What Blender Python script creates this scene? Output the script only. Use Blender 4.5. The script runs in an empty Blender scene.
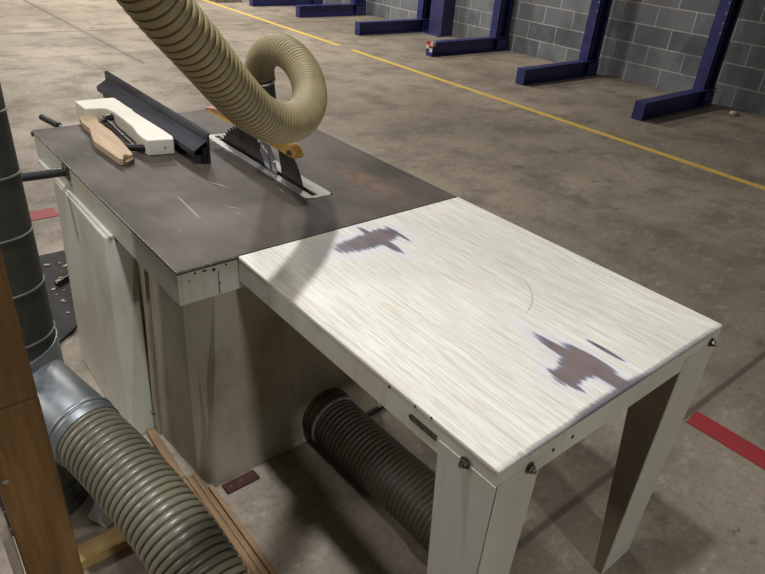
import bpy, bmesh, math, random
from mathutils import Vector, Matrix
random.seed(7)
C = bpy.context.scene.collection
PI = math.pi

# ---------------------------------------------------------------- node maths
class S:
    """wraps a float socket so that shader maths can be written as expressions"""
    def __init__(s, nt, sock): s.nt, s.s = nt, sock
    def _op(s, op, b=None, c=None, clamp=False):
        n = s.nt.nodes.new('ShaderNodeMath'); n.operation = op; n.use_clamp = clamp
        for i, v in enumerate((s, b, c)):
            if v is None: continue
            if isinstance(v, S): s.nt.links.new(v.s, n.inputs[i])
            else: n.inputs[i].default_value = v
        return S(s.nt, n.outputs[0])
    def __add__(s, b): return s._op('ADD', b)
    def __sub__(s, b): return s._op('SUBTRACT', b)
    def __mul__(s, b): return s._op('MULTIPLY', b)
    def __truediv__(s, b): return s._op('DIVIDE', b)
    def abs(s): return s._op('ABSOLUTE')
    def sqrt(s): return s._op('SQRT')
    def max(s, b): return s._op('MAXIMUM', b)
    def min(s, b): return s._op('MINIMUM', b)
    def mod(s, b): return s._op('FLOORED_MODULO', b)
    def clamp01(s): return s._op('ADD', 0.0, None, True)
    def ramp(s, a, b, lo=0.0, hi=1.0):
        n = s.nt.nodes.new('ShaderNodeMapRange'); n.interpolation_type = 'SMOOTHSTEP'
        s.nt.links.new(s.s, n.inputs[0])
        for i, v in enumerate((a, b, lo, hi)): n.inputs[i+1].default_value = v
        return S(s.nt, n.outputs[0])

class MatB:
    def __init__(b, name):
        b.m = bpy.data.materials.new(name); b.m.use_nodes = True
        b.nt = b.m.node_tree; b.bsdf = b.nt.nodes['Principled BSDF']
        tc = b.nt.nodes.new('ShaderNodeTexCoord'); b.co = tc.outputs['Object']
        sp = b.nt.nodes.new('ShaderNodeSeparateXYZ'); b.nt.links.new(b.co, sp.inputs[0])
        b.x, b.y, b.z = (S(b.nt, o) for o in sp.outputs)
    def noise(b, scale=5, stretch=(1,1,1), detail=5, rough=.55, off=(0,0,0), rot=(0,0,0)):
        mp = b.nt.nodes.new('ShaderNodeMapping'); b.nt.links.new(b.co, mp.inputs[0])
        mp.inputs['Scale'].default_value = stretch; mp.inputs['Location'].default_value = off
        mp.inputs['Rotation'].default_value = rot
        n = b.nt.nodes.new('ShaderNodeTexNoise'); b.nt.links.new(mp.outputs[0], n.inputs['Vector'])
        n.inputs['Scale'].default_value = scale; n.inputs['Detail'].default_value = detail
        n.inputs['Roughness'].default_value = rough
        return S(b.nt, n.outputs[0])
    def mix(b, f, c1, c2):
        n = b.nt.nodes.new('ShaderNodeMix'); n.data_type = 'RGBA'
        fs = [i for i in n.inputs if i.name == 'Factor'][0]
        if isinstance(f, S): b.nt.links.new(f.s, fs)
        else: fs.default_value = f
        A = [i for i in n.inputs if i.name == 'A' and i.type == 'RGBA'][0]
        B = [i for i in n.inputs if i.name == 'B' and i.type == 'RGBA'][0]
        for s, c in ((A, c1), (B, c2)):
            if isinstance(c, (tuple, list)): s.default_value = (*c[:3], 1)
            else: b.nt.links.new(c, s)
        return [o for o in n.outputs if o.type == 'RGBA'][0]
    def set(b, color=None, rough=None, metal=None, bump=None, bs=.2, dist=.01, spec=None):
        for k, v in (('Base Color', color), ('Roughness', rough), ('Metallic', metal), ('Specular IOR Level', spec)):
            if v is None: continue
            i = b.bsdf.inputs[k]
            if isinstance(v, S): b.nt.links.new(v.s, i)
            elif isinstance(v, (tuple, list)): i.default_value = (*v[:3], 1)
            elif isinstance(v, (int, float)): i.default_value = v
            else: b.nt.links.new(v, i)
        if bump is not None:
            n = b.nt.nodes.new('ShaderNodeBump'); n.inputs['Strength'].default_value = bs
            n.inputs['Distance'].default_value = dist
            b.nt.links.new(bump.s, n.inputs['Height']); b.nt.links.new(n.outputs[0], b.bsdf.inputs['Normal'])
        return b.m

def srgb(r, g, b):
    f = lambda c: (c/255/12.92) if c/255 <= .04045 else ((c/255+.055)/1.055)**2.4
    return (f(r), f(g), f(b))

def simple(name, c1, c2, scale=8, stretch=(1,1,1), rough=.6, metal=0, bs=.1, dist=.004, lo=.35, hi=.65, spec=None, detail=5):
    b = MatB(name); n = b.noise(scale, stretch, detail)
    return b.set(b.mix(n.ramp(lo, hi), c1, c2), rough, metal, n, bs, dist, spec)

M = {}
# worn painted steel of the saw: off-white, scuffs, dust
def painted(name, base, dirt, amount=.5):
    b = MatB(name)
    a = b.noise(3.5, (1,1,.6), 6); d = b.noise(22, (1,1,1), 6, .7); v = b.noise(9, (3,3,.5), 4, off=(4,2,1))
    c = b.mix(a.ramp(.38, .68, 0, amount), base, dirt)
    c = b.mix(v.ramp(.6, .72, 0, .35), c, dirt)
    c = b.mix(d.ramp(.69, .75, 0, .7), c, srgb(92, 78, 62))
    return b.set(c, .5, 0, d, .08, .003)
M['paint'] = painted('worn_white_paint', srgb(196, 198, 186), srgb(160, 150, 128))
M['leg_paint'] = painted('leg_white_paint', srgb(188, 186, 176), srgb(158, 150, 136), .35)
M['cab_paint'] = painted('grimy_shaded_cabinet_paint', srgb(176, 171, 154), srgb(128, 114, 90), .8)  # browner base: grime plus the shadow on the cabinet, painted in
def iron():
    b = MatB('dark_cast_iron')
    a = b.noise(2.2, (1,1,1), 6); f = b.noise(30, (1,.15,1), 6, .7); s = b.noise(14, (6,.5,1), 3, off=(3,1,0), rot=(0,0,.35))
    c = b.mix(a.ramp(.35, .65), srgb(84, 75, 68), srgb(61, 54, 48))
    c = b.mix(f.ramp(.45, .75, 0, .35), c, srgb(100, 92, 85))
    # rust bloom on the right-hand side of the top
    r = (((b.x-.66)/.085)*((b.x-.66)/.085) + ((b.y-.28)/.30)*((b.y-.28)/.30)).sqrt()
    rm = (r + b.noise(11, (1,1,1), 6, .7)*2.4).ramp(2.35, 1.2, 0, .7)
    c = b.mix(rm*b.noise(34, (1,.6,1), 5, .7, off=(1,1,1)).ramp(.42, .6, .15, 1), c, srgb(128, 96, 70))
    c = b.mix(s.ramp(.70, .74, 0, .5), c, srgb(150, 140, 128))
    # three long scratches
    for (x0, y0, x1, y1) in ((.035, .48, .02, .26), (.17, .55, .22, .44), (.12, .33, .17, .27)):
        dx, dy = x1-x0, y1-y0; L = math.hypot(dx, dy); ux, uy = dx/L, dy/L
        t = (b.x-x0)*ux + (b.y-y0)*uy; q = ((b.x-x0)*(-uy) + (b.y-y0)*ux).abs()
        c = b.mix(q.ramp(.0045, .001)*((t-L/2).abs()).ramp(L/2, L/2-.05, 0, .55), c, srgb(176, 160, 142))
    return b.set(c, a.ramp(.3, .7, .55, .68), .1, f, .06, .002, .45)
M['iron'] = iron()

def outfeed_top():
    b = MatB('worn_white_laminate')
    g = b.noise(230, (1,.035,1), 6, .7); g2 = b.noise(70, (1,.05,1), 6, .6, off=(2,5,0)); a = b.noise(2.5, (1,.6,1), 4)
    sp = b.noise(9, (6,1.4,1), 6, .7, off=(7,1,2))
    c = b.mix(g.ramp(.40, .66, 0, .95), srgb(232, 230, 220), srgb(196, 189, 170))
    c = b.mix(g2.ramp(.45, .7, 0, .45), c, srgb(208, 203, 186))
    c = b.mix(a.ramp(.45, .65, 0, .3), c, srgb(214, 212, 200))
    c = b.mix(sp.ramp(.70, .76, 0, .4), c, srgb(150, 142, 128))
    # streaky offset: threads run along the length of the table
    st = (b.noise(85, (1,.05,1), 4, .7, off=(1,3,0)) - .5)
    def ell(cx, cy, rx, ry, k):
        e = (((b.x-cx)/rx)*((b.x-cx)/rx) + ((b.y-cy)/ry)*((b.y-cy)/ry)).sqrt()
        return e + st*k
    def spike(x, y0, y1, w, taper=1):      # thin streak along y, w wide at y1, pointed at y0
        t = ((b.y - y0)/(y1-y0))
        inside = t.ramp(0, .02) * t.ramp(1.0, .98)
        return (((b.x-x).abs()/w) + (t.clamp01()*-1+1)*taper) + (inside*-1+1)*3
    def spike(x, y0, y1, w): return ell(x, (y0+y1)/2, w, abs(y1-y0)/2, .35)
    fields = [ell(.360, -.118, .082, .034, 1.5), ell(.430, -.106, .045, .032, 1.5),
              spike(.403, -.035, -.14, .010), spike(.409, -.215, -.10, .011), spike(.480, -.07, -.172, .006),
              ell(.388, -.858, .034, .034, 1.2), ell(.352, -.866, .038, .026, 1.6), spike(.404, -.745, -.90, .014), ell(.412, -.865, .022, .060, .8),
              spike(.414, -.84, -1.04, .020), spike(.434, -.80, -.92, .016), spike(.497, -.815, -.900, .0055),
              spike(.322, -.83, -.91, .008)]
    f = fields[0]
    for k in fields[1:]: f = f.min(k)
    f = f + (b.noise(130, (1,.06,1), 3, .6, off=(6,1,0))-.5)*.9
    halo = b.mix(f.ramp(3.2, 1.15, 0, .8)*g.ramp(.2, .75, 1, .5), c, srgb(214, 214, 224))
    worn = b.mix(b.noise(12, (1,.4,1), 4, off=(0,9,0)).ramp(.35, .65), srgb(92, 84, 88), srgb(124, 110, 108))
    rim = b.mix(f.ramp(1.45, 1.05, 0, .9), halo, srgb(100, 96, 118))
    c = b.mix(f.ramp(1.10, .80), rim, worn)
    # bare edge along the far end of the table
    e = (b.y + .9655 + st*.012)
    ed = e.ramp(.012, .004)*((b.x-.43).abs() + st*.3).ramp(.46, .30, .25, 1)
    c = b.mix(ed*.8, c, srgb(140, 132, 138))
    c = b.mix(((b.x-.36).abs()+ (b.y+.9655)*2 + st*.05).ramp(.17, .10, 0, .8)*e.ramp(.02, .006), c, srgb(104, 98, 108))
    # one curved scrape mark
    q = (((b.x-.40)*(b.x-.40) + (b.y+.44)*(b.y+.44)).sqrt() - .215).abs()
    sel = ((b.x-.535).abs()).ramp(.085, .05)*(b.y+.50).ramp(.02, -.02)
    c = b.mix(q.ramp(.0028, .0008)*sel*.5, c, srgb(140, 130, 118))
    return b.set(c, .42, 0, g, .05, .001, .4)
M['outfeed'] = outfeed_top()

def concrete():
    b = MatB('stained_concrete')
    a = b.noise(.55, (1,1,1), 7, .62); m = b.noise(2.3, (1,1,1), 8, .68, off=(3,7,0)); f = b.noise(38, (1,1,1), 6, .7); h = b.noise(7, (1,1.6,1), 7, .7, off=(1,2,0))
    c = b.mix(a.ramp(.36, .62), srgb(168, 156, 140), srgb(138, 128, 114))
    c = b.mix(m.ramp(.42, .68, 0, .75), c, srgb(106, 98, 86))
    c = b.mix(h.ramp(.52, .72, 0, .55), c, srgb(180, 170, 156))
    c = b.mix(f.ramp(.42, .72, 0, .42), c, srgb(92, 84, 74))
    c = b.mix(b.noise(16, (1,1,1), 3, .5, off=(8,3,0)).ramp(.70, .76, 0, .7), c, srgb(62, 56, 50))
    c = b.mix(b.noise(4.5, (.7,1.3,1), 8, .75, off=(2,9,0)).ramp(.58, .66, 0, .55), c, srgb(84, 76, 66))
    # saw-cut joints
    wob = (m-.5)*.012
    j = ((b.y+.742+wob).abs()).min((b.y-8.4+wob).abs()).min((b.x-2.1+wob).abs()._op('ADD', b.y.ramp(6.2, 6.0)*5))
    c = b.mix(j.ramp(.020, .006, 0, .75), c, srgb(70, 62, 54))
    c = b.mix(j.ramp(.09, .02, 0, .25), c, srgb(90, 80, 70))
    return b.set(c, m.ramp(.3, .7, .5, .72), 0, f*.5+h, .14, .006, .35)
M['floor'] = concrete()

def line_paint(name, col):
    b = MatB(name); n = b.noise(14, (1,1,1), 7, .7)
    c = b.mix(n.ramp(.45, .75, 0, .6), col, tuple(v*.6+.03 for v in col))
    return b.set(c, .6, 0, n, .1, .002)
M['yellow'] = line_paint('yellow_line_paint', srgb(222, 188, 92))
M['red'] = line_paint('red_line_paint', srgb(150, 46, 50))

def blocks():
    b = MatB('grey_concrete_blocks')
    mp = b.nt.nodes.new('ShaderNodeCombineXYZ')
    yy = b.y*-1 + 3.315 + 0.247*1; zz = b.z + .006
    b.nt.links.new(yy.s, mp.inputs[0]); b.nt.links.new(zz.s, mp.inputs[1])
    def br(mortar, sm):
        n = b.nt.nodes.new('ShaderNodeTexBrick'); b.nt.links.new(mp.outputs[0], n.inputs['Vector'])
        n.offset = .5; n.inputs['Scale'].default_value = 1; n.inputs['Brick Width'].default_value = .495
        n.inputs['Row Height'].default_value = .2405; n.inputs['Mortar Size'].default_value = mortar
        n.inputs['Mortar Smooth'].default_value = sm; n.inputs['Bias'].default_value = 0
        n.inputs['Color1'].default_value = (*srgb(136, 139, 144), 1); n.inputs['Color2'].default_value = (*srgb(104, 107, 113), 1)
        n.inputs['Mortar'].default_value = (*srgb(188, 188, 184), 1)
        return n
    n1 = br(.0095, .25); f = b.noise(45, (1,1,1), 6, .75); a = b.noise(1.2, (1,1,1), 5); v = b.noise(5, (1,1,1), 6, off=(3,3,3))
    c = b.mix(f.ramp(.35, .75, 0, .35), n1.outputs[0], srgb(84, 86, 90))
    c = b.mix(v.ramp(.45, .7, 0, .35), c, srgb(150, 152, 154))
    c = b.mix(a.ramp(.5, .68, 0, .5), c, srgb(70, 70, 72))
    inv = S(b.nt, n1.outputs[1])*-1 + 1
    return b.set(c, .9, 0, inv*1.0 + f*.25, .5, .008, .2)
M['blocks'] = blocks()
M['blue'] = simple('blue_rack_paint', srgb(54, 58, 118), srgb(42, 46, 98), 6, rough=.42, bs=.03)
M['blue2'] = simple('violet_blue_column_paint', srgb(62, 62, 106), srgb(50, 52, 92), 5, rough=.5, bs=.03)
M['hole'] = simple('pale_bare_holes', srgb(150, 152, 160), srgb(120, 122, 132), 30, rough=.7)
M['tape_r'] = simple('red_tape', srgb(190, 60, 50), srgb(150, 40, 36), 30, rough=.5)
M['tape_w'] = simple('white_tape', srgb(226, 220, 216), srgb(190, 180, 176), 30, rough=.5)

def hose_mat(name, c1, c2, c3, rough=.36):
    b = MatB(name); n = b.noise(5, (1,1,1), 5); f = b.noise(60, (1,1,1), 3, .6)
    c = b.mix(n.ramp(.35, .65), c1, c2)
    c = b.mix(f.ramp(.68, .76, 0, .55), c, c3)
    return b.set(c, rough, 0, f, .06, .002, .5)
M['hose_up'] = hose_mat('olive_tan_flexible_duct', srgb(150, 136, 98), srgb(130, 119, 88), srgb(170, 160, 132), .5)
M['hose_low'] = hose_mat('grey_olive_flexible_duct', srgb(118, 113, 94), srgb(98, 95, 80), srgb(176, 172, 158), .34)
M['hose_dark'] = hose_mat('shade_dark_flexible_duct', srgb(76, 70, 58), srgb(62, 57, 47), srgb(88, 82, 70), .5)  # shade under the table is put into this hose colour
M['groove_up'] = simple('dark_olive_groove_shade', srgb(96, 84, 54), srgb(84, 74, 48), 20, rough=.5)  # shade of the hose grooves, painted as a darker tone
M['groove_low'] = simple('dark_grey_groove_shade', srgb(80, 76, 62), srgb(66, 63, 52), 20, rough=.5)
def galv(name, c1, c2, rough, metal):
    b = MatB(name); v = b.nt.nodes.new('ShaderNodeTexVoronoi'); b.nt.links.new(b.co, v.inputs['Vector']); v.inputs['Scale'].default_value = 38
    n = b.noise(4, (1,1,1), 5); s = S(b.nt, v.outputs['Distance'])
    c = b.mix(n.ramp(.35, .65), c1, c2); c = b.mix(s.ramp(.2, .7, 0, .12), c, tuple(min(1, x*1.5) for x in c1))
    return b.set(c, s.ramp(.1, .8, rough-.02, rough+.04), metal, n, .05, .003)
M['duct'] = galv('dull_galvanised_duct', srgb(80, 82, 76), srgb(62, 64, 60), .55, .5)
M['seam'] = galv('duct_seam', srgb(136, 138, 130), srgb(112, 114, 106), .45, .6)
M['tee'] = galv('bright_galvanised_steel', srgb(140, 144, 146), srgb(112, 116, 120), .42, .65)
M['steel'] = simple('brushed_steel', srgb(168, 166, 162), srgb(140, 138, 134), 20, (4,.4,1), .5, .6, .03)
M['shiny'] = simple('polished_steel', srgb(226, 228, 236), srgb(190, 194, 206), 14, rough=.2, metal=.85, bs=.05)
M['blade'] = simple('dark_blade_steel', srgb(84, 80, 76), srgb(66, 62, 58), 14, rough=.42, metal=.7, bs=.05)
M['fence'] = simple('black_anodised_fence', srgb(62, 64, 74), srgb(48, 50, 58), 12, (4,.3,1), .34, .3, .04)
M['black'] = simple('black_plastic', srgb(30, 30, 32), srgb(22, 22, 24), 20, rough=.4)
M['rubber'] = simple('black_rubber', srgb(44, 44, 46), srgb(30, 30, 32), 30, rough=.75, bs=.4)
M['pad_white'] = painted('pad_white_paint', srgb(226, 222, 208), srgb(196, 186, 162), .4)
def wood(name, c1, c2, c3, axis=1, s=9):
    b = MatB(name); st = [3.5, 3.5, 3.5]; st[axis] = .28
    n = b.noise(s, tuple(st), 6, .6); k = b.noise(4, (1,1,1), 3, off=(5,3,1)); f = b.noise(s*5, tuple(st), 4, .7)
    c = b.mix(n.ramp(.35, .65), c1, c2); c = b.mix(k.ramp(.66, .75, 0, .8), c, c3); c = b.mix(f.ramp(.5, .8, 0, .35), c, c3)
    return b.set(c, .68, 0, n, .15, .003, .3)
M['stick'] = wood('pale_pine', srgb(204, 178, 146), srgb(186, 160, 130), srgb(160, 132, 102), 1)
M['post'] = wood('brown_rough_pine', srgb(138, 104, 62), srgb(104, 77, 45), srgb(62, 44, 26), 2, 11)
M['bearer'] = wood('ribbed_brown_timber', srgb(150, 122, 92), srgb(122, 98, 72), srgb(86, 66, 46), 1, 7)
M['pale_timber'] = wood('pale_timber', srgb(184, 156, 104), srgb(158, 132, 86), srgb(110, 86, 54), 0, 7)
M['grey_timber'] = wood('weathered_pale_timber', srgb(170, 156, 144), srgb(146, 132, 120), srgb(110, 98, 88), 2, 7)
M['guard'] = simple('yellow_guard', srgb(206, 168, 84), srgb(186, 140, 72), 18, rough=.5)
M['guard_pink'] = simple('faded_pink_guard_end', srgb(198, 146, 118), srgb(180, 126, 98), 18, rough=.55)
M['bolt'] = simple('tarnished_bolt', srgb(112, 106, 98), srgb(80, 72, 62), 60, rough=.4, metal=.7)
M['rust'] = simple('red_brown_rusted_iron', srgb(74, 34, 30), srgb(54, 26, 24), 40, rough=.75, bs=.4)
M['plastic_w'] = simple('pale_plastic_sheet', srgb(236, 240, 246), srgb(214, 220, 230), 8, rough=.4)
M['debris'] = simple('pale_debris', srgb(196, 180, 156), srgb(160, 140, 116), 30, rough=.8)
M['dark_gap'] = simple('dark_hole_fill', srgb(50, 44, 38), srgb(34, 30, 26), 20, rough=.8)  # dark fill for the drawn holes and the slot bottom

# ---------------------------------------------------------------- mesh helpers
def link(name, bm, mats, parent=None, smooth=False, origin=None, autosmooth=None):
    me = bpy.data.meshes.new(name)
    bm.normal_update()
    off = Vector((0,0,0))
    if origin is not None: off = Vector(origin)
    p = parent; base = Vector((0,0,0))
    while p is not None: base += p.location; p = p.parent
    # vertices are given in world coordinates
    if smooth:
        for f in bm.faces: f.smooth = True
    bm.to_mesh(me); bm.free()
    if not isinstance(mats, (list, tuple)): mats = [mats]
    for m in mats: me.materials.append(M[m] if isinstance(m, str) else m)
    o = bpy.data.objects.new(name, me); C.objects.link(o)
    if parent is not None:
        o.parent = parent
    o.location = off - base if (parent is not None or origin is not None) else (0,0,0)
    if origin is not None:
        me.transform(Matrix.Translation(-off))
    if smooth and autosmooth:
        me.update()
        try:
            me.set_sharp_from_angle(angle=math.radians(autosmooth))
        except Exception: pass
    return o

def thing(name, label, cat, loc, group=None):
    o = bpy.data.objects.new(name, None); C.objects.link(o); o.location = loc; o.empty_display_size = .05
    o['label'] = label; o['category'] = cat
    if group: o['group'] = group
    return o
def tag(o, label, cat, group=None, kind=None):
    o['label'] = label; o['category'] = cat
    if group: o['group'] = group
    if kind: o['kind'] = kind
    return o

def box(bm, x0, x1, y0, y1, z0, z1, bev=0, seg=2, mi=0):
    t = bmesh.new()
    bmesh.ops.create_cube(t, size=1)
    for v in t.verts:
        v.co = Vector((x0+(v.co.x+.5)*(x1-x0), y0+(v.co.y+.5)*(y1-y0), z0+(v.co.z+.5)*(z1-z0)))
    if bev: bmesh.ops.bevel(t, geom=list(t.edges), offset=bev, segments=seg, affect='EDGES', profile=.5)
    for f in t.faces: f.material_index = mi
    merge(bm, t); return bm
def merge(bm, t, mat=None):
    me = bpy.data.meshes.new('tmp'); t.to_mesh(me); t.free()
    if mat is not None: me.transform(mat)
    bm.from_mesh(me); bpy.data.meshes.remove(me)
def prism(bm, poly, axis, a0, a1, bev=0, mi=0, poly2=None, seg=2):
    """extrude a 2D outline along an axis; poly2 = outline at a1"""
    t = bmesh.new(); poly2 = poly2 or poly
    def P(p, a):
        if axis == 'x': return Vector((a, p[0], p[1]))
        if axis == 'y': return Vector((p[0], a, p[1]))
        return Vector((p[0], p[1], a))
    A = [t.verts.new(P(p, a0)) for p in poly]; B = [t.verts.new(P(p, a1)) for p in poly2]
    n = len(poly)
    t.faces.new(A); t.faces.new(B[::-1])
    for i in range(n): t.faces.new((A[i], B[i], B[(i+1) % n], A[(i+1) % n]))
    bmesh.ops.recalc_face_normals(t, faces=t.faces)
    if bev: bmesh.ops.bevel(t, geom=list(t.edges), offset=bev, segments=seg, affect='EDGES', profile=.5)
    for f in t.faces: f.material_index = mi
    merge(bm, t); return bm
def sweep(bm, pts, radii, seg=24, cap=True, mi=0):
    """tube along points with parallel-transported frames"""
    pts = [Vector(p) for p in pts]; n = len(pts)
    T = [(pts[min(i+1, n-1)]-pts[max(i-1, 0)]).normalized() for i in range(n)]
    u = T[0].orthogonal().normalized(); rings = []
    t = bmesh.new()
    for i in range(n):
        if i:
            u = (u - T[i]*u.dot(T[i])).normalized()
        w = T[i].cross(u)
        r = radii[i] if isinstance(radii, (list, tuple)) else radii
        rings.append([t.verts.new(pts[i] + (u*math.cos(2*PI*k/seg) + w*math.sin(2*PI*k/seg))*r) for k in range(seg)])
    for i in range(n-1):
        for k in range(seg):
            t.faces.new((rings[i][k], rings[i][(k+1) % seg], rings[i+1][(k+1) % seg], rings[i+1][k]))
    if cap: t.faces.new(rings[0][::-1]); t.faces.new(rings[-1])
    bmesh.ops.recalc_face_normals(t, faces=t.faces)
    for f in t.faces: f.material_index = mi
    merge(bm, t); return bm
def cyl(bm, a, b, r, seg=24, bev=0, mi=0, r2=None):
    a, b = Vector(a), Vector(b); d = (b-a).normalized(); L = (b-a).length; r2 = r if r2 is None else r2
    if bev:
        pts = [a, a+d*bev*.001, a+d*bev, b-d*bev, b-d*bev*.001, b]; rr = [r-bev, r-bev*.9, r, r2, r2-bev*.9, r2-bev]
        pts = [a, a+d*bev*.3, a+d*bev, b-d*bev, b-d*bev*.3, b]; rr = [r-bev, r-bev*.3, r, r2, r2-bev*.3, r2-bev]
    else: pts = [a, b]; rr = [r, r2]
    return sweep(bm, pts, rr, seg, True, mi)
def catmull(P, step):
    P = [Vector(p) for p in P]; Q = [P[0]*2-P[1]] + P + [P[-1]*2-P[-2]]; fine = []
    for i in range(1, len(Q)-2):
        p0, p1, p2, p3 = Q[i-1:i+3]
        for k in range(40):
            t = k/40
            fine.append(.5*((2*p1)+(p2-p0)*t+(2*p0-5*p1+4*p2-p3)*t*t+(3*p1-p0-3*p2+p3)*t**3))
    fine.append(P[-1])
    for _ in range(12):
        fine = [fine[0]] + [(fine[i-1]+fine[i]*2+fine[i+1])/4 for i in range(1, len(fine)-1)] + [fine[-1]]
    out = [fine[0]]; acc = 0
    for a, b in zip(fine, fine[1:]):
        L = (b-a).length; d = step-acc
        while d <= L: out.append(a+(b-a)*(d/L)); d += step
        acc = (acc+L) % step if L >= 0 else acc
    return out
def corrugated(bm, path, r, pitch, depth, seg=48, k=8, pitch2=None):
    """ribbed hose; the rib spacing runs from pitch to pitch2 along the path"""
    pitch2 = pitch2 or pitch
    fine = catmull(path, .001); n = len(fine); prof = [0, .70, .93, .99, 1, .99, .93, .70]
    pts, rad, ph, i = [fine[0]], [r-depth], 0, 0
    pos = 0.0; c = 0
    while True:
        p = pitch + (pitch2-pitch)*(pos/(n*.001))
        pos += p/k; c += 1
        j = pos/.001; a = int(j)
        if a >= n-1: break
        pts.append(fine[a].lerp(fine[a+1], j-a)); rad.append(r-depth*(1-prof[c % k]))
    n0 = len(bm.faces)
    sweep(bm, pts, rad, seg, True)
    bm.faces.ensure_lookup_table()
    for i, f in enumerate(bm.faces):          # groove faces painted darker to imitate the shade between ribs
        ring = (i-n0)//seg
        if i < n0 + (len(pts)-1)*seg and ring % k in (0, k-1): f.material_index = 1
    return bm

# ---------------------------------------------------------------- the hall
def structure(name, bm, mat):
    o = link(name, bm, mat); o['kind'] = 'structure'; return o
structure('floor', box(bmesh.new(), -9, 7.55, -8, 24, -.2, 0), 'floor')
structure('wall_right', box(bmesh.new(), 7.55, 7.8, -8, 24, -.2, 5.5), 'blocks')

def flat_line(name, quads, mat, label):
    bm = bmesh.new()
    for q in quads: prism(bm, q, 'z', 0.0005, .0035)
    return tag(link(name, bm, mat), label, 'floor marking')
yx = lambda y: 4.905 + .0268*y
def yq(y0, y1): return [(yx(y0)-.04, y0), (yx(y0)+.04, y0), (yx(y1)+.04, y1), (yx(y1)-.04, y1)]
flat_line('floor_line', [yq(-6, 6.15), yq(6.45, 16)], 'yellow', 'long yellow line painted across the concrete floor in front of the blue racks')
flat_line('floor_line', [[(1.600, -.765), (1.705, -.755), (1.705, -4.5), (1.600, -4.5)]], 'red', 'red line painted on the floor at right, past the white table leg')
flat_line('floor_line', [[(-1.3, 2.47), (.10, 2.465), (.10, 2.60), (-1.3, 2.61)]], 'red', 'faded red line on the floor behind the saw, seen beside the round duct')

# ---------------------------------------------------------------- cantilever racks
def i_profile(x0, x1, w, cy, tf=.012, tw=.02):
    h = w/2
    return [(x0, cy-h), (x0+tf, cy-h), (x0+tf, cy-tw/2), (x1-tf, cy-tw/2), (x1-tf, cy-h), (x1, cy-h),
            (x1, cy+h), (x1-tf, cy+h), (x1-tf, cy+tw/2), (x0+tf, cy+tw/2), (x0+tf, cy+h), (x0, cy+h)]
def rack(x, y, dx, label, taped=False):
    """x = tip of the base arm, y = near side of the arm"""
    t = thing('cantilever_rack', label, 'storage rack', (x, y, 0), 'blue cantilever racks along the block wall')
    up = bmesh.new(); ux = x+dx; cy = y+.10
    prism(up, i_profile(ux, ux+.26, .145, cy, .014, .016), 'z', .0, 3.6)
    # channel lips that close the section
    box(up, ux, ux+.05, cy-.0725, cy-.062, .0, 3.6); box(up, ux+.21, ux+.26, cy-.0725, cy-.062, .0, 3.6)
    z = .82
    while z < 3.4:
        cyl(up, (ux-.001, cy-.045, z), (ux+.002, cy-.045, z), .011, 10, mi=1)
        cyl(up, (ux+.03, cy-.0735, z), (ux+.03, cy-.070, z), .011, 10, mi=1)
        z += .105
    link('upright', up, ['blue', 'hole'], t)
    ar = bmesh.new(); w = .115
    # base arm: I-beam on the floor, slightly tapering towards its tip
    def sec(z1): 
        a, b, h = y, y+w, z1
        return [(a, .004), (b, .004), (b, .018), ((a+b)/2+.008, .018), ((a+b)/2+.008, h-.016), (b, h-.016), (b, h), (a, h), (a, h-.016), ((a+b)/2-.008, h-.016), ((a+b)/2-.008, .018), (a, .018)]
    prism(ar, sec(.19), 'x', x+.012, ux+.258, poly2=sec(.205))
    link('base_arm', ar, 'blue', t)
    ep = bmesh.new(); box(ep, x, x+.012, y-.006, y+w+.006, .002, .196, .003)
    arm = [c for c in t.children if c.name.startswith('base_arm')][0]; link('end_plate', ep, 'blue', arm)
    fp = bmesh.new(); box(fp, ux+.02, ux+.25, cy-.098, cy-.090, .0, .17, .002)
    for zz in (.05, .12):
        for xx in (ux, ux+.09, ux+.18): cyl(fp, (xx+.03, cy-.108, zz), (xx+.03, cy-.096, zz), .010, 8)
    link('foot_bracket', fp, 'blue', [c for c in t.children if c.name.startswith('upright')][0])
    if taped:
        tp = bmesh.new()
        box(tp, x-.004, x+.03, y-.009, y+w+.009, .12, .198, .002, mi=0)
        box(tp, x-.005, x+.05, y-.010, y+.035, .145, .200, .002, mi=1)
        box(tp, x-.005, x+.002, y-.006, y+.05, .06, .11, .002, mi=1)
        box(tp, x-.005, x+.04, y+.06, y+w+.010, .10, .150, .002, mi=1)
        link('hazard_tape', tp, ['tape_r', 'tape_w'], arm)
    return t
rack(5.80, 1.985, 1.33, 'blue cantilever rack frame nearest the camera, at the right edge')
rack(5.82, 3.635, 1.33, 'blue cantilever rack frame second from the right')
rack(5.90, 5.375, 1.36, 'blue cantilever rack frame with red and white tape on its arm tip', True)
rack(5.90, 7.06, 1.36, 'blue cantilever rack frame just behind the thick violet column')
rack(5.93, 8.84, 1.25, 'blue cantilever rack frame second from the far end')
rack(5.75, 10.17, 1.36, 'farthest blue cantilever rack frame, cut by the top edge')
bm = bmesh.new(); prism(bm, i_profile(7.28, 7.52, .30, 6.78, .018, .02), 'z', 0, 4.6)
box(bm, 7.29, 7.50, 6.632, 6.65, 0, 4.6)
t = thing('steel_column', 'thick violet-blue steel column against the block wall between two racks', 'column', (7.4, 6.78, 0))
link('column_shaft', bm, 'blue2', t)
bm = bmesh.new(); box(bm, 7.2, 7.54, 6.6, 6.96, 0, .016, .003)
for a in (7.24, 7.5):
    for c in (6.64, 6.92): cyl(bm, (a, c, .016), (a, c, .04), .012, 8)
link('column_base_plate', bm, 'blue2', t)
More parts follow.
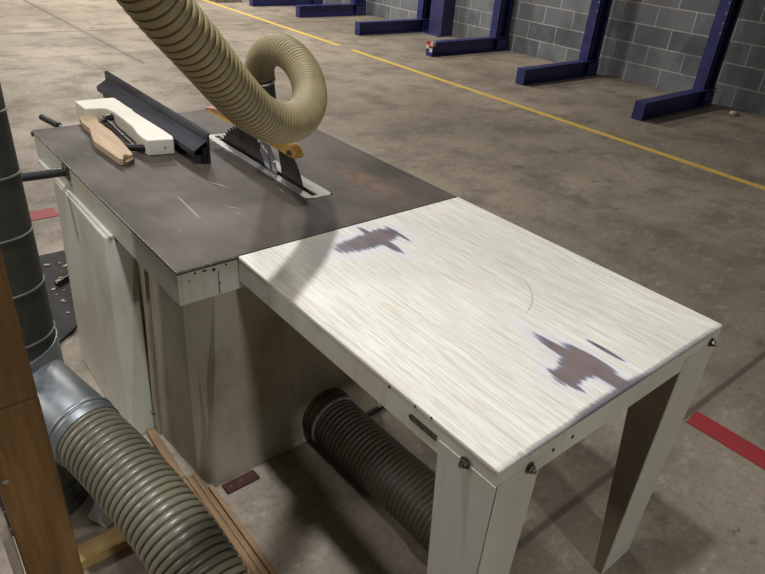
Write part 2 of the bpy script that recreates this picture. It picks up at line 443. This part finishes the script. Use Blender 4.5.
# small pale lump by the wall
bm = bmesh.new(); bmesh.ops.create_icosphere(bm, subdivisions=2, radius=.05)
for v in bm.verts: v.co = Vector((v.co.x*1.1+7.18, v.co.y+1.62, max(0, v.co.z*.55+.018)+.001)) + Vector((random.uniform(-.004,.004), random.uniform(-.004,.004), 0))
tag(link('stone_lump', bm, 'debris', smooth=True, origin=(7.18, 1.62, 0)), 'small pale round lump on the floor beside the nearest blue rack', 'debris')

# ---------------------------------------------------------------- table saw
H = .870
saw = thing('table_saw', 'white cabinet table saw with a dark cast iron top', 'table saw', (.34, .67, 0))
# table top with the slot for the insert: four slabs around the opening, one mesh
X0, X1, Y0, Y1 = -.175, .862, .001, 1.352
ix0, ix1, iy0, iy1 = .386, .492, .232, 1.0
bm = bmesh.new()
vs = {}
def top_with_hole(bm, z0, z1):
    o = [(X0, Y0), (X1, Y0), (X1, Y1), (X0, Y1)]; i = [(ix0, iy0), (ix1, iy0), (ix1, iy1), (ix0, iy1)]
    t = bmesh.new()
    L = {}
    for nm, z in (('t', z1), ('b', z0)):
        L['o'+nm] = [t.verts.new((*p, z)) for p in o]; L['i'+nm] = [t.verts.new((*p, z)) for p in i]
    for k in range(4):
        j = (k+1) % 4
        t.faces.new((L['ot'][k], L['ot'][j], L['it'][j], L['it'][k])); t.faces.new((L['ob'][j], L['ob'][k], L['ib'][k], L['ib'][j]))
        t.faces.new((L['ob'][k], L['ob'][j], L['ot'][j], L['ot'][k])); t.faces.new((L['it'][k], L['it'][j], L['ib'][j], L['ib'][k]))
    bmesh.ops.recalc_face_normals(t, faces=t.faces)
    es = [e for e in t.edges if all(v.co.z == z1 for v in e.verts) and all((v.co.x in (X0, X1) or abs(v.co.x-X0) < 1e-5 or abs(v.co.x-X1) < 1e-5) for v in e.verts) and len(e.link_faces) == 2 and any(abs(f.normal.z) < .1 for f in e.link_faces)]
    bmesh.ops.bevel(t, geom=es, offset=.0025, segments=2, affect='EDGES')
    merge(bm, t)
top_with_hole(bm, H-.012, H)
link('saw_top', bm, 'iron', saw)
# bright worn arris round the top
bm = bmesh.new()
box(bm, X0-.0015, X0+.0012, Y0, Y1, H-.006, H-.0008); box(bm, X0, .0, Y0-.0015, Y0+.0012, H-.006, H-.0008)
link('top_edge_trim', bm, 'steel', saw)
# folded skirt under the top
bm = bmesh.new(); d = .108; w = .012
box(bm, X0+.001, X0+w, Y0+.001, Y1-.001, H-d, H-.012, .002); box(bm, X1-w, X1-.001, Y0+.001, Y1-.001, H-d, H-.012, .002)
box(bm, X0+w, X1-w, Y0+.001, Y0+w, H-d, H-.012, .002); box(bm, X0+w, X1-w, Y1-w, Y1-.001, H-d, H-.012, .002)
box(bm, X0+.0125, X0+.05, Y0+.0125, Y1-.0125, H-d, H-d+.006, 0); box(bm, X1-.05, X1-.0125, Y0+.0125, Y1-.0125, H-d, H-d+.006, 0)
skirt = link('top_skirt', bm, 'paint', saw)
bm = bmesh.new(); box(bm, -.188, -.1745, .50, 1.30, .756, .766, .002); link('skirt_lip', bm, 'paint', skirt)
# holes, slot and rust drip on the front of the skirt
for (x, z, r, l) in ((-.125, .851, .0028, 0), (-.103, .851, .0018, .010), (-.071, .847, .0048, 0), (-.057, .800, .003, 0), (-.034, .853, .003, 0), (-.143, .832, .002, 0)):
    bm = bmesh.new()
    cyl(bm, (x, -.0010, z), (x, .004, z), r, 12)
    if l: cyl(bm, (x+l, -.0010, z), (x+l, .004, z), r, 12); box(bm, x, x+l, -.0010, .004, z-r, z+r)
    link('skirt_hole', bm, 'dark_gap', skirt)
bm = bmesh.new(); box(bm, -.0590, -.0572, -.0003, .003, .766, .84); link('panel_seam', bm, 'bolt', skirt)

# near cabinet, its left side leaning out a little towards the floor
bm = bmesh.new()
prism(bm, [(-.103, .030), (.61, .034), (.61, 1.18), (-.15, 1.18), (-.152, .40), (-.125, .098)], 'z', .002, H-d+.02, .002,
      poly2=[(-.062, .030), (.61, .034), (.61, 1.18), (-.12, 1.18), (-.122, .40), (-.119, .090)])
cab = link('cabinet', bm, 'cab_paint', saw)
bm = bmesh.new()
prism(bm, [(-.104, .024), (-.100, .024), (-.100, .040), (-.122, .104), (-.132, .104)], 'z', .0, .758,
      poly2=[(-.064, .024), (-.058, .024), (-.058, .040), (-.115, .100), (-.128, .100)])
link('corner_flange', bm, 'cab_paint', cab)
bm = bmesh.new(); prism(bm, [(-.164, .370), (-.150, .370), (-.150, .397), (-.164, .397)], 'z', .004, .757, poly2=[(-.133, .370), (-.120, .370), (-.120, .397), (-.133, .397)])
link('side_flange', bm, 'cab_paint', cab)
bm = bmesh.new(); cyl(bm, (-.171, .385, .1), (-.155, .385, .1), .005, 10); link('panel_screw', bm, 'bolt', cab)
# side housing that sticks out from under the top
bm = bmesh.new()
prism(bm, [(-.250, .402), (-.16, .402), (-.16, .98), (-.238, .98)], 'z', .002, .758, .005, poly2=[(-.200, .52), (-.122, .46), (-.122, 1.10), (-.190, 1.10)])
link('motor_housing', bm, 'paint', saw)

# insert plate, slot, blade, riving knife, guard
bm = bmesh.new(); sx0, sx1 = .418, .440
r = .012
def rrect(x0, x1, y0, y1, r, n=5):
    out = []
    for cx, cy, a in ((x1-r, y1-r, 0), (x0+r, y1-r, 90), (x0+r, y0+r, 180), (x1-r, y0+r, 270)):
        for k in range(n+1): out.append((cx+r*math.cos(math.radians(a+90*k/n)), cy+r*math.sin(math.radians(a+90*k/n))))
    return out
for (a, b_) in ((ix0+.0015, sx0), (sx1, ix1-.0015)):
    prism(bm, [(a, iy0+.012) if a < sx0 else (a, iy0+.0015), (b_, iy0+.0015) if a < sx0 else (b_-.012, iy0+.0015)] + ([(b_, iy1-.0015), (a, iy1-.012)] if a < sx0 else [(b_, iy0+.012), (b_, iy1-.012), (a, iy1-.0015)]), 'z', H-.006, H+.0012)
box(bm, sx0-.001, sx1+.001, iy0+.0015, iy0+.02, H-.006, H+.0010); box(bm, sx0-.001, sx1+.001, iy1-.03, iy1-.0015, H-.006, H+.0010)
link('insert_plate', bm, 'steel', saw)
bm = bmesh.new(); box(bm, sx0-.005, sx1+.005, iy0+.002, iy1-.002, H-.05, H-.04); link('slot_bottom', bm, 'dark_gap', saw)
# blade
bm = bmesh.new(); BY, BZ, BR, nt = .728, .722, .25, 60
t = bmesh.new(); prof = []
for k in range(nt):
    a0 = 2*PI*k/nt
    prof += [(BY+math.cos(a0)*(BR-.012), BZ+math.sin(a0)*(BR-.012)), (BY+math.cos(a0+.01)*BR, BZ+math.sin(a0+.01)*BR), (BY+math.cos(a0+.045)*(BR-.002), BZ+math.sin(a0+.045)*(BR-.002)), (BY+math.cos(a0+.07)*(BR-.010), BZ+math.sin(a0+.07)*(BR-.010))]
prism(bm, prof, 'x', .4285, .4315)
sb = link('saw_blade', bm, 'blade', saw)
bm = bmesh.new(); cyl(bm, (.4255, BY, BZ), (.4345, BY, BZ), .03, 24); link('blade_arbor', bm, 'steel', sb)
# riving knife
bm = bmesh.new()
kn = [(.318, .845), (.325, .87), (.345, .91), (.372, .945), (.41, .975), (.47, .99), (.492, .975), (.478, .93), (.462, .87), (.46, .845)]
prism(bm, kn, 'x', .4275, .4325, .0008, seg=1); link('riving_knife', bm, 'blade', saw)
# added polished plates imitating the bright reflections on the blade
bm = bmesh.new()
prism(bm, [(.478, .84), (.500, .925), (.535, .962), (.60, .965), (.585, .93), (.54, .84)], 'x', .4205, .4235, .0008, seg=1)
prism(bm, [(.52, .876), (.545, .93), (.585, .95), (.60, .93), (.56, .876)], 'x', .4165, .4208, .0015, seg=1)
prism(bm, [(.478, .874), (.492, .915), (.505, .915), (.500, .874)], 'x', .416, .4206, .0015, seg=1)
link('blade_glint_plates', bm, 'shiny', saw)
# guard: long narrow yellow arch over the blade, pinkish at its far end
bm = bmesh.new()
gb = [(.352, .974), (.362, .966), (.40, .964), (.50, .968), (.62, .974), (.74, .980), (.82, .978), (.82, 1.004), (.74, 1.014), (.60, 1.020), (.44, 1.018), (.38, 1.008), (.356, .992)]
prism(bm, gb, 'x', .412, .450, .006); gd = link('blade_guard', bm, 'guard', saw)
bm = bmesh.new(); gp = [(.82, .978), (.92, .972), (1.01, .962), (1.025, .966), (1.02, .982), (.93, .997), (.82, 1.004)]
prism(bm, gp, 'x', .409, .451, .003); link('guard_nose', bm, 'guard_pink', gd)
bm = bmesh.new(); prism(bm, [(.55, .978), (1.0, .9675), (1.0, .974), (.55, .988)], 'x', .4065, .4082); link('guard_stripe', bm, 'yellow', gd)
bm = bmesh.new(); cyl(bm, (.402, .385, .984), (.458, .385, .984), .0085, 12, .002); link('guard_bolt', bm, 'bolt', gd)
bm = bmesh.new(); cyl(bm, (.430, .53, 1.008), (.404, .505, 1.065), .0335, 28, .002); link('dust_port', bm, 'guard', gd)
# rails and handles
bm = bmesh.new(); cyl(bm, (-.178, 1.368, .850), (.86, 1.368, .850), .010, 14); 
for x in (-.1, .3, .8): cyl(bm, (x, 1.350, .850), (x, 1.368, .850), .007, 10)
link('fence_rail', bm, 'black', saw)
bm = bmesh.new(); cyl(bm, (-.035, 1.372, .845), (-.055, 1.45, .850), .005, 10); lr = link('lever_rod', bm, 'steel', saw)
bm = bmesh.new(); cyl(bm, (-.053, 1.438, .848), (-.090, 1.548, .862), .014, 18, .004); link('lever_grip', bm, 'black', lr)
bm = bmesh.new(); cyl(bm, (-.172, .935, .835), (-.47, .935, .845), .0155, 20, .003); sbar = link('side_bar', bm, 'black', saw)
bm = bmesh.new(); box(bm, -.182, -.174, .905, .965, .81, .86, .003); link('side_bar_mount', bm, 'bolt', sbar)
# outlet collar for the lower hose, on the cabinet front
bm = bmesh.new()
for k in range(3): cyl(bm, (.345, .034-.022*k, .108), (.345, .034-.022*k-.016, .108), .102-.001*k, 40, .002)
cyl(bm, (.345, .034, .108), (.345, -.04, .108), .096, 40)
link('dust_outlet', bm, 'hose_dark', saw)
# red brown strap with three holes at the foot of the cabinet
bm = bmesh.new(); pts = []
t = bmesh.new()
box(bm, -.088, .034, -.026, .020, .002, .010, .002, 1, 0)
for x in (-.065, -.027, .011): cyl(bm, (x, -.005, .0098), (x, -.005, .0108), .007, 14, mi=1)
link('foot_strap', bm, ['rust', 'bolt'], saw)

# ---------------------------------------------------------------- outfeed table
W, L, A = .864, .967, .078
tb = thing('outfeed_table', 'white extension table with dark worn patches butted against the dark saw top', 'table', (.43, -.48, 0))
bm = bmesh.new(); box(bm, .0, W, -L, -.0035, H-.012, H+.001, .004, 3); link('tabletop', bm, 'outfeed', tb)
bm = bmesh.new(); q = .010
box(bm, .001, q, -L+.001, -.004, H-A, H-.0125, .0015); box(bm, W-q, W-.001, -L+.001, -.004, H-A, H-.0125, .0015)
box(bm, q, W-q, -L+.001, -L+q, H-A, H-.0125, .0015); box(bm, q, W-q, -.014, -.004, H-A, H-.0125, .0015)
ap = link('apron', bm, 'paint', tb)
def angle_leg(xs, sx, wx, wy_t, wy_b):
    """tapered folded-sheet leg; xs outer corner x, sx +1 when it opens to +x"""
    bm = bmesh.new(); th = .006; yo = -L-.0006; zt = H-.040
    x0 = xs; y_at = lambda z: yo + wy_b + (wy_t-wy_b)*z/zt
    # side plate
    xa, xb = sorted((x0, x0+sx*th))
    prism(bm, [(yo, .0), (y_at(0), .0), (y_at(zt), zt), (yo, zt)], 'x', xa, xb)
    # front plate
    xa, xb = sorted((x0+sx*th*.5, x0+sx*wx))
    w2 = x0+sx*wx; w3 = x0+sx*(wx-.012)
    prism(bm, [(x0+sx*th*.5, .0), (w3, .0), (w2, zt), (x0+sx*th*.5, zt)], 'y', yo, yo+th)
    return bm
link('leg', angle_leg(-.0006, 1, .136, .150, .092), 'leg_paint', tb)
# right leg: channel with its inner plate facing the other leg
M['leg_inside'] = painted('dark_brown_inside_leg', srgb(112, 102, 84), srgb(80, 70, 54), .6)  # darker brown on the inner face of the right leg
def inner_leg():
    bm = bmesh.new(); yo = -L-.0006; zt = H-.040; xi, xo = .692, W+.0006
    t = bmesh.new()
    def ring(x0, x1, dy, z): return [t.verts.new(p) for p in ((x0, yo, z), (x1, yo, z), (x1, yo+dy, z), (x0, yo+dy, z))]
    R_ = [ring(xi, xo-.022, .032, 0), ring(xi, xo-.002, .112, H-A-.001), ring(xi, xo, .116, zt)]
    t.faces.new(R_[0][::-1]); t.faces.new(R_[-1])
    for a, c in zip(R_, R_[1:]):
        for k in range(4): t.faces.new((a[k], a[(k+1) % 4], c[(k+1) % 4], c[k]))
    bmesh.ops.recalc_face_normals(t, faces=t.faces)
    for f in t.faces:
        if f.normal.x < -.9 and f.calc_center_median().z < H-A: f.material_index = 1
    bmesh.ops.bevel(t, geom=[e for e in t.edges if abs(e.verts[0].co.z-e.verts[1].co.z) > .1], offset=.002, segments=2, affect='EDGES')
    merge(bm, t); return bm
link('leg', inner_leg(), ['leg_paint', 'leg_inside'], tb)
for (p, d_) in (((.098, -L-.0006, .823), 'y'), ((.822, -L-.0006, .832), 'y'), ((-.003, -.893, .834), 'x')):
    bm = bmesh.new(); v = Vector((0, -1, 0)) if d_ == 'y' else Vector((-1, 0, 0)); p = Vector(p)
    cyl(bm, p, p+v*.002, .013, 18); cyl(bm, p+v*.001, p+v*.010, .009, 6, .001); cyl(bm, p+v*.009, p+v*.016, .0045, 10)
    link('bolt', bm, 'bolt', tb)
for (x, z) in ((.172, .826), (.236, .826)):
    bm = bmesh.new(); cyl(bm, (x, -L-.0005, z), (x, -L+.004, z), .0042, 12); link('apron_hole', bm, 'dark_gap', ap)
for (y, z) in ((-.742, .862), (-.66, .856), (-.79, .866)):
    bm = bmesh.new(); cyl(bm, (-.0005, y, z), (.004, y, z), .0032, 12); link('apron_hole', bm, 'dark_gap', ap)
bm = bmesh.new(); s0, s1, zz = -.81, -.735, .828
prism(bm, [(s0, zz-.008), (s1, zz-.008), (s1+.007, zz-.003), (s1+.007, zz+.003), (s1, zz+.008), (s0, zz+.008)], 'x', -.0008, .004)
link('apron_slot', bm, 'bolt', ap)

# ---------------------------------------------------------------- fence on the saw
fn = thing('rip_fence', 'long black metal rip fence lying lengthwise on the dark saw top', 'saw fence', (.27, 1.2, H))
def fprof(p): return p
fy0, fy1 = .690, 1.745
bm = bmesh.new()
prism(bm, [(.256, H+.002), (.264, H+.002), (.264, H+.108), (.269, H+.112), (.266, H+.117), (.256, H+.111)], 'y', fy0, fy1, .0008, seg=1); link('fence_face', bm, 'fence', fn)
bm = bmesh.new()
prism(bm, [(.205, H+.053), (.256, H+.084), (.256, H+.079), (.211, H+.047), (.211, H+.036), (.236, H+.030), (.236, H+.001), (.228, H+.001), (.228, H+.026), (.205, H+.032)], 'y', fy0+.012, fy1-.02, .0008, seg=1); link('fence_ledge', bm, 'fence', fn)
bm = bmesh.new(); box(bm, .238, .2555, fy0+.004, fy0+.02, H+.004, H+.060, .002); link('fence_end_block', bm, 'black', fn)

# ---------------------------------------------------------------- C-shaped block and push stick
pb = thing('push_block', 'chunky white wooden C-shaped block with black clamp, on the saw beside the fence', 'push block', (.13, 1.17, H))
bm = bmesh.new()
P = [(.036, 1.487), (.12, 1.49), (.200, 1.483), (.202, 1.40), (.200, 1.33), (.203, 1.285), (.197, 1.239), (.200, 1.10), (.2035, .98), (.203, .875), (.192, .842), (.123, .860), (.102, .866),
     (.098, .895), (.101, .96), (.112, 1.02), (.118, 1.06), (.118, 1.12), (.122, 1.16), (.122, 1.28), (.114, 1.325), (.098, 1.340), (.036, 1.356)]
prism(bm, P, 'z', H+.001, H+.060, .0035, seg=2)
bb = link('block_body', bm, 'pad_white', pb)
bm = bmesh.new(); cyl(bm, (.160, .8492, H+.030), (.160, .8520, H+.030), .0032, 12); link('end_hole', bm, 'dark_gap', bb)
bm = bmesh.new(); cyl(bm, (.092, 1.29, H+.030), (.072, .935, H+.024), .006, 12); link('clamp_rod', bm, 'black', pb)
bm = bmesh.new(); cyl(bm, (.080, 1.275, H+.034), (.122, 1.287, H+.034), .014, 18, .003); cyl(bm, (.068, 1.272, H+.034), (.082, 1.275, H+.034), .009, 14, mi=1); link('clamp_knob', bm, ['black', 'steel'], pb)
bm = bmesh.new(); cyl(bm, (.048, .955, H+.016), (.106, .895, H+.022), .013, 18, .003); link('clamp_knob', bm, 'black', pb)

ps = thing('push_stick', 'tan unpainted wooden push stick with a notched tip, lying on the saw top', 'push stick', (.03, 1.1, H))
P = [(.012, 1.372), (.040, 1.385), (.074, 1.383), (.072, 1.33), (.060, 1.272), (.060, 1.20), (.062, 1.127), (.052, 1.00), (.036, .840), (.020, .836), (.016, .850), (.004, .846), (-.012, .806), (-.022, .812), (-.030, .93), (-.036, 1.046), (-.018, 1.13), (.000, 1.201), (-.002, 1.28)]
bm = bmesh.new(); prism(bm, P, 'z', H+.001, H+.027, .003, seg=2); stb = link('stick_body', bm, 'stick', ps)
bm = bmesh.new(); prism(bm, [(.032, .842), (.020, .838), (-.012, .808), (.000, .800), (.024, .816), (.035, .830)], 'z', H+.001, H+.016, .0015, seg=1); link('worn_tip', bm, 'bearer', stb)

# ---------------------------------------------------------------- round duct and hoses
DX, DY, DR = -.585, .345, .160
dc = thing('round_duct', 'grey spiral-seamed round metal duct rising at the left edge', 'duct', (DX, DY, 0))
bm = bmesh.new(); cyl(bm, (DX, DY, .0), (DX, DY, 3.4), DR, 64); o = link('duct_pipe', bm, 'duct', dc, smooth=True, autosmooth=40)
bm = bmesh.new(); pts = []
n = 64*11; pitch = .155
for k in range(n+1):
    a = -2*PI*k/64; pts.append((DX+DR*math.cos(a), DY+DR*math.sin(a), .62+pitch*k/64))
sweep(bm, pts, .0032, 8); link('spiral_seam', bm, 'seam', dc, smooth=True)
bm = bmesh.new()
cyl(bm, (DX, DY, .001), (DX, DY, .03), DR+.012, 64, .004); cyl(bm, (DX, DY, .08), (DX, DY, .10), DR+.006, 64, .003)
link('bottom_ring', bm, 'duct', dc, smooth=True, autosmooth=40)
# bright fitting with a branch towards the hose
bm = bmesh.new(); cyl(bm, (DX, DY, .36), (DX, DY, .60), DR+.003, 64, .002)
link('fitting_sleeve', bm, 'tee', dc, smooth=True, autosmooth=40)
bm = bmesh.new(); b0 = Vector((-.535, .30, .485)); b1 = Vector((-.457, .010, .438)); dd = (b1-b0).normalized()
cyl(bm, b0, b1, .097, 48, .001); cyl(bm, b1-dd*.045, b1-dd*.033, .101, 48, .003)
link('branch_spigot', bm, 'tee', dc, smooth=True, autosmooth=40)
bm = bmesh.new()
for a in (.6, 2.4): 
    pass
s = b1 - dd*.05; u = dd.cross(Vector((0,0,1))).normalized()
cyl(bm, s - u*.095, s - u*.103, .006, 10); link('branch_screw', bm, 'bolt', dc)

hp = [b1 - dd*.03, b1+dd*.02, (-.432, -.095, .422), (-.408, -.22, .400), (-.388, -.35, .372), (-.372, -.48, .328), (-.362, -.62, .270), (-.35, -.78, .20), (-.30, -.98, .14), (-.2, -1.2, .112)]
bm = bmesh.new(); corrugated(bm, hp, .0925, .0205, .0095, 56)
o = link('flexible_hose', bm, ['hose_low', 'groove_low'], smooth=True, origin=tuple(hp[-1]))
tag(o, 'grey ribbed flexible hose coming off the bright duct fitting at lower left', 'hose')
hc = bmesh.new(); cyl(hc, b1-dd*.030, b1-dd*.018, .0985, 48, .002); link('hose_clamp', hc, 'tee', o, smooth=True, autosmooth=40)

hp2 = [(.345, -.01, .107), (.345, -.08, .105), (.348, -.20, .103), (.352, -.34, .103), (.357, -.48, .104), (.358, -.58, .103), (.354, -.66, .102), (.345, -.715, .101)]
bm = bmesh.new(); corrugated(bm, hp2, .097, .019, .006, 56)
o = link('flexible_hose', bm, ['hose_dark', 'groove_low'], smooth=True, origin=(.345, -.4, 0))
tag(o, 'dark ribbed hose on the floor under the white table', 'hose')
hc = bmesh.new(); cyl(hc, (.346, -.026, .107), (.346, -.036, .107), .1045, 48, .002); link('hose_clamp', hc, 'steel', o, smooth=True, autosmooth=40)

hp3 = [(0.351, 0.466, 1.224), (0.348, 0.462, 1.240), (0.334, 0.432, 1.28), (0.33, 0.367, 1.325), (0.328, 0.289, 1.340), (0.322, 0.205, 1.328), (0.298, 0.115, 1.3), (0.240, 0.012, 1.272), (0.147, -0.090, 1.262), (0.045, -0.170, 1.281), (-0.053, -0.235, 1.328), (-0.141, -0.299, 1.398), (-0.235, -0.362, 1.490), (-0.322, -0.404, 1.580), (-0.385, -0.432, 1.662), (-.45, -.46, 1.77), (-.53, -.49, 1.95), (-.58, -.50, 2.3), (-.60, -.50, 2.8)]
bm = bmesh.new(); corrugated(bm, hp3, .0470, .0118, .0070, 48, 8, .0235)
o = link('flexible_hose', bm, ['hose_up', 'groove_up'], smooth=True, origin=(.351, .466, 1.224))
tag(o, 'olive ribbed flexible hose looping above the saw blade', 'hose')
hc = bmesh.new(); a = Vector((.357, .470, 1.198)); b_ = Vector((.351, .466, 1.224)); v = (b_-a).normalized()
cyl(hc, a+v*.014, a+v*.024, .0485, 40, .002); link('hose_clamp', hc, 'shiny', o, smooth=True, autosmooth=40)
hc = bmesh.new(); cyl(hc, Vector((.352, .467, 1.222)), Vector((.404, .505, 1.062)), .043, 36, .001, r2=.034); link('hose_cuff', hc, 'hose_dark', o, smooth=True, autosmooth=40)

# ---------------------------------------------------------------- timber and odds and ends
def beam(bm, a, b, w, h, bev=.004, mi=0):
    """rectangular bar between two points (on its underside centre line)"""
    a, b = Vector(a), Vector(b); d = (b-a); L_ = d.length; t = bmesh.new()
    box(t, 0, L_, -w/2, w/2, 0, h, bev, 2, mi)
    ang = math.atan2(d.y, d.x)
    merge(bm, t, Matrix.Translation(a) @ Matrix.Rotation(ang, 4, 'Z') @ Matrix.Rotation(-math.asin(d.z/L_), 4, 'Y'))
    return bm
st = thing('timber_stand', 'rough brown timber post standing in the left foreground', 'timber post', (-.67, -.74, 0))
ZP = 1.195
bm = bmesh.new(); box(bm, -.708, -.643, -.742, -.705, 0, ZP, .003); link('post', bm, 'post', st)
po = [o for o in st.children][0]
bm = bmesh.new(); box(bm, -.712, -.6435, -.744, -.705, ZP+.002, 1.62, .003); link('upper_post', bm, 'post', st)
bm = bmesh.new(); box(bm, -.722, -.7105, -.739, -.672, .0, .99, .003); link('lit_side_strip', bm, 'grey_timber', st)  # added pale strip standing in for the lit side of the post
for (z, x) in ((1.09, -.70),):
    bm = bmesh.new(); cyl(bm, (x, -.7415, z), (x, -.7435, z), .0035, 8); link('nail', bm, 'steel', po)

bm = bmesh.new()
for k in range(4):
    x = -.196 + k*.0205
    box(bm, x, x+.0170, -.62, .10 if k < 3 else .022, .002, .032, .003)
box(bm, -.196, -.136, -.62, .10, .001, .024)
o = link('timber_bearer', bm, 'bearer', origin=(-.157, -.3, 0)); tag(o, 'long ribbed brown board lying on the floor at the corner of the saw cabinet', 'board')
bm = bmesh.new(); prism(bm, [(-.205, .108), (-.176, .106), (-.166, .385), (-.196, .390)], 'z', .001, .030, .003)
tag(link('timber_offcut', bm, 'bearer', origin=(-.19, .25, 0)), 'narrow brown timber strip on the floor along the saw cabinet side', 'board')
bm = bmesh.new(); beam(bm, (-.78, .0, 0.001), (-.205, -.012, 0.001), .062, .042)
tag(link('timber_crosspiece', bm, 'pale_timber', origin=(-.45, 0, 0)), 'short pale timber crosspiece on the floor under the grey ribbed hose', 'board')
bm = bmesh.new(); box(bm, 5.28, 5.84, 10.75, 11.9, .001, .07, .006)
for k in range(4): box(bm, 5.26+.16*k, 5.36+.16*k, 10.72, 11.92, .071, .09, .003)
tag(link('pallet', bm, 'grey_timber', origin=(5.5, 11.3, 0)), 'low pale wooden pallet on the floor at the top edge, left of the farthest rack', 'pallet')
# crumpled pale plastic beside the duct foot
bm = bmesh.new()
Pp = [(-.410, .235, .002), (-.375, .232, .002), (-.372, .10, .002), (-.452, .072, .002), (-.487, .147, .002), (-.420, .16, .055), (-.46, .09, .03)]
v = [bm.verts.new(p) for p in Pp]
for f in ((0,4,5), (4,3,6), (4,6,5), (6,3,2), (6,2,5), (5,2,1), (5,1,0)): bm.faces.new([v[i] for i in f])
bm.faces.new([v[i] for i in (0,1,2,3,4)])
bmesh.ops.recalc_face_normals(bm, faces=bm.faces)
tag(link('plastic_bag', bm, 'plastic_w', origin=(-.43, .16, 0)), 'small pale folded plastic piece on the floor beside the duct foot', 'plastic scrap')

# black mat behind the saw, with debris
mt = thing('rubber_mat', 'black rubber mat with sawdust on the floor behind the saw', 'mat', (-.3, 1.6, 0))
bm = bmesh.new(); prism(bm, [(-.9, 1.99), (.06, 1.975), (.02, 1.5), (-.20, 1.20), (-.30, 1.12), (-.9, 1.35)], 'z', .001, .016, .004); link('mat_sheet', bm, 'rubber', mt)
for k in range(14):
    x = random.uniform(-.2, -.06); y = random.uniform(1.3, 1.92); s = random.uniform(.006, .016)
    bm = bmesh.new(); beam(bm, (x, y, .0165), (x+s*1.6, y+random.uniform(-s, s), .0165), s, s*.4, .001)
    tag(link('wood_chip', bm, 'debris', origin=(x, y, .0165)), 'small pale wood chip scattered on the black rubber mat', 'wood chip', 'wood chips on the black mat')
bm = bmesh.new(); cyl(bm, (-.16, 1.60, .030), (-.02, 1.70, .030), .010, 10); tag(link('black_rod', bm, 'black', origin=(-.1, 1.65, .02)), 'short black rod lying on the black rubber mat', 'rod')
# black stick on the floor behind the lower hose
bm = bmesh.new(); cyl(bm, (.475, .0, .008), (.80, .03, .008), .007, 10); tag(link('floor_rod', bm, 'black', origin=(.6, 0, 0)), 'thin black rod on the floor beside the hose outlet under the white table', 'rod')

# ---------------------------------------------------------------- light
def area(name, loc, target, size, energy, col=(1, .97, .93), spread=180):
    l = bpy.data.lights.new(name, 'AREA'); l.shape = 'RECTANGLE'; l.size = size[0]; l.size_y = size[1]; l.energy = energy; l.color = col; l.spread = math.radians(spread)
    o = bpy.data.objects.new(name, l); C.objects.link(o); o.location = loc
    d = Vector(target) - Vector(loc); o.rotation_euler = d.to_track_quat('-Z', 'Y').to_euler()
    return o
area('lamp_over_saw', (-.38, -.25, 4.8), (-.38, -.25, 0), (.2, .2), 44, (.97, .98, 1), 105)
area('lamp_front', (-.3, -5.6, 3.7), (-.2, -4.0, 0), (.35, .35), 66, (1, 1, .95), 120)
area('lamp_left', (-5.5, 3.0, 5.0), (-3.0, 2.0, 0), (.5, .5), 150, (1, .95, .92))
area('lamp_right', (3.6, 6.4, 5.6), (3.6, 6.4, 0), (.5, .5), 190, (1, .95, .88))
area('lamp_mid', (3.6, 10.2, 5.6), (3.6, 10.2, 0), (.6, .6), 340, (1, .95, .88))
area('lamp_far', (2.8, 14, 5.8), (2.8, 14, 0), (.8, .8), 400, (1, .95, .88))
area('lamp_back', (-2.5, 6.5, 5.6), (-2.5, 6.5, 0), (.8, .8), 150, (1, .94, .88))
w = bpy.data.worlds.new('hall_air'); bpy.context.scene.world = w; w.use_nodes = True
bg = w.node_tree.nodes['Background']; bg.inputs[0].default_value = (1, .88, .72, 1); bg.inputs[1].default_value = .06

# ---------------------------------------------------------------- camera
cam = bpy.data.cameras.new('camera'); co = bpy.data.objects.new('camera', cam); C.objects.link(co)
cam.sensor_fit = 'HORIZONTAL'; cam.sensor_width = 36; cam.lens = 638.55/765*36; cam.clip_start = .02; cam.clip_end = 100
R = ((0.7717467316727935, 0.27153041483377877, -0.575046272896849), (-0.6316437116823387, 0.4321128823244838, -0.643665035885425), (0.07371026824344053, 0.8599707499382887, 0.504992183707884))
mw = Matrix(R).to_4x4(); mw.translation = Vector((-.72841877, -1.42756292, 1.71723251)); co.matrix_world = mw
sc = bpy.context.scene; sc.camera = co
sc.view_settings.view_transform = 'Standard'; sc.view_settings.look = 'None'; sc.view_settings.gamma = 1; sc.view_settings.exposure = 0.0
sc.view_settings.use_curve_mapping = False
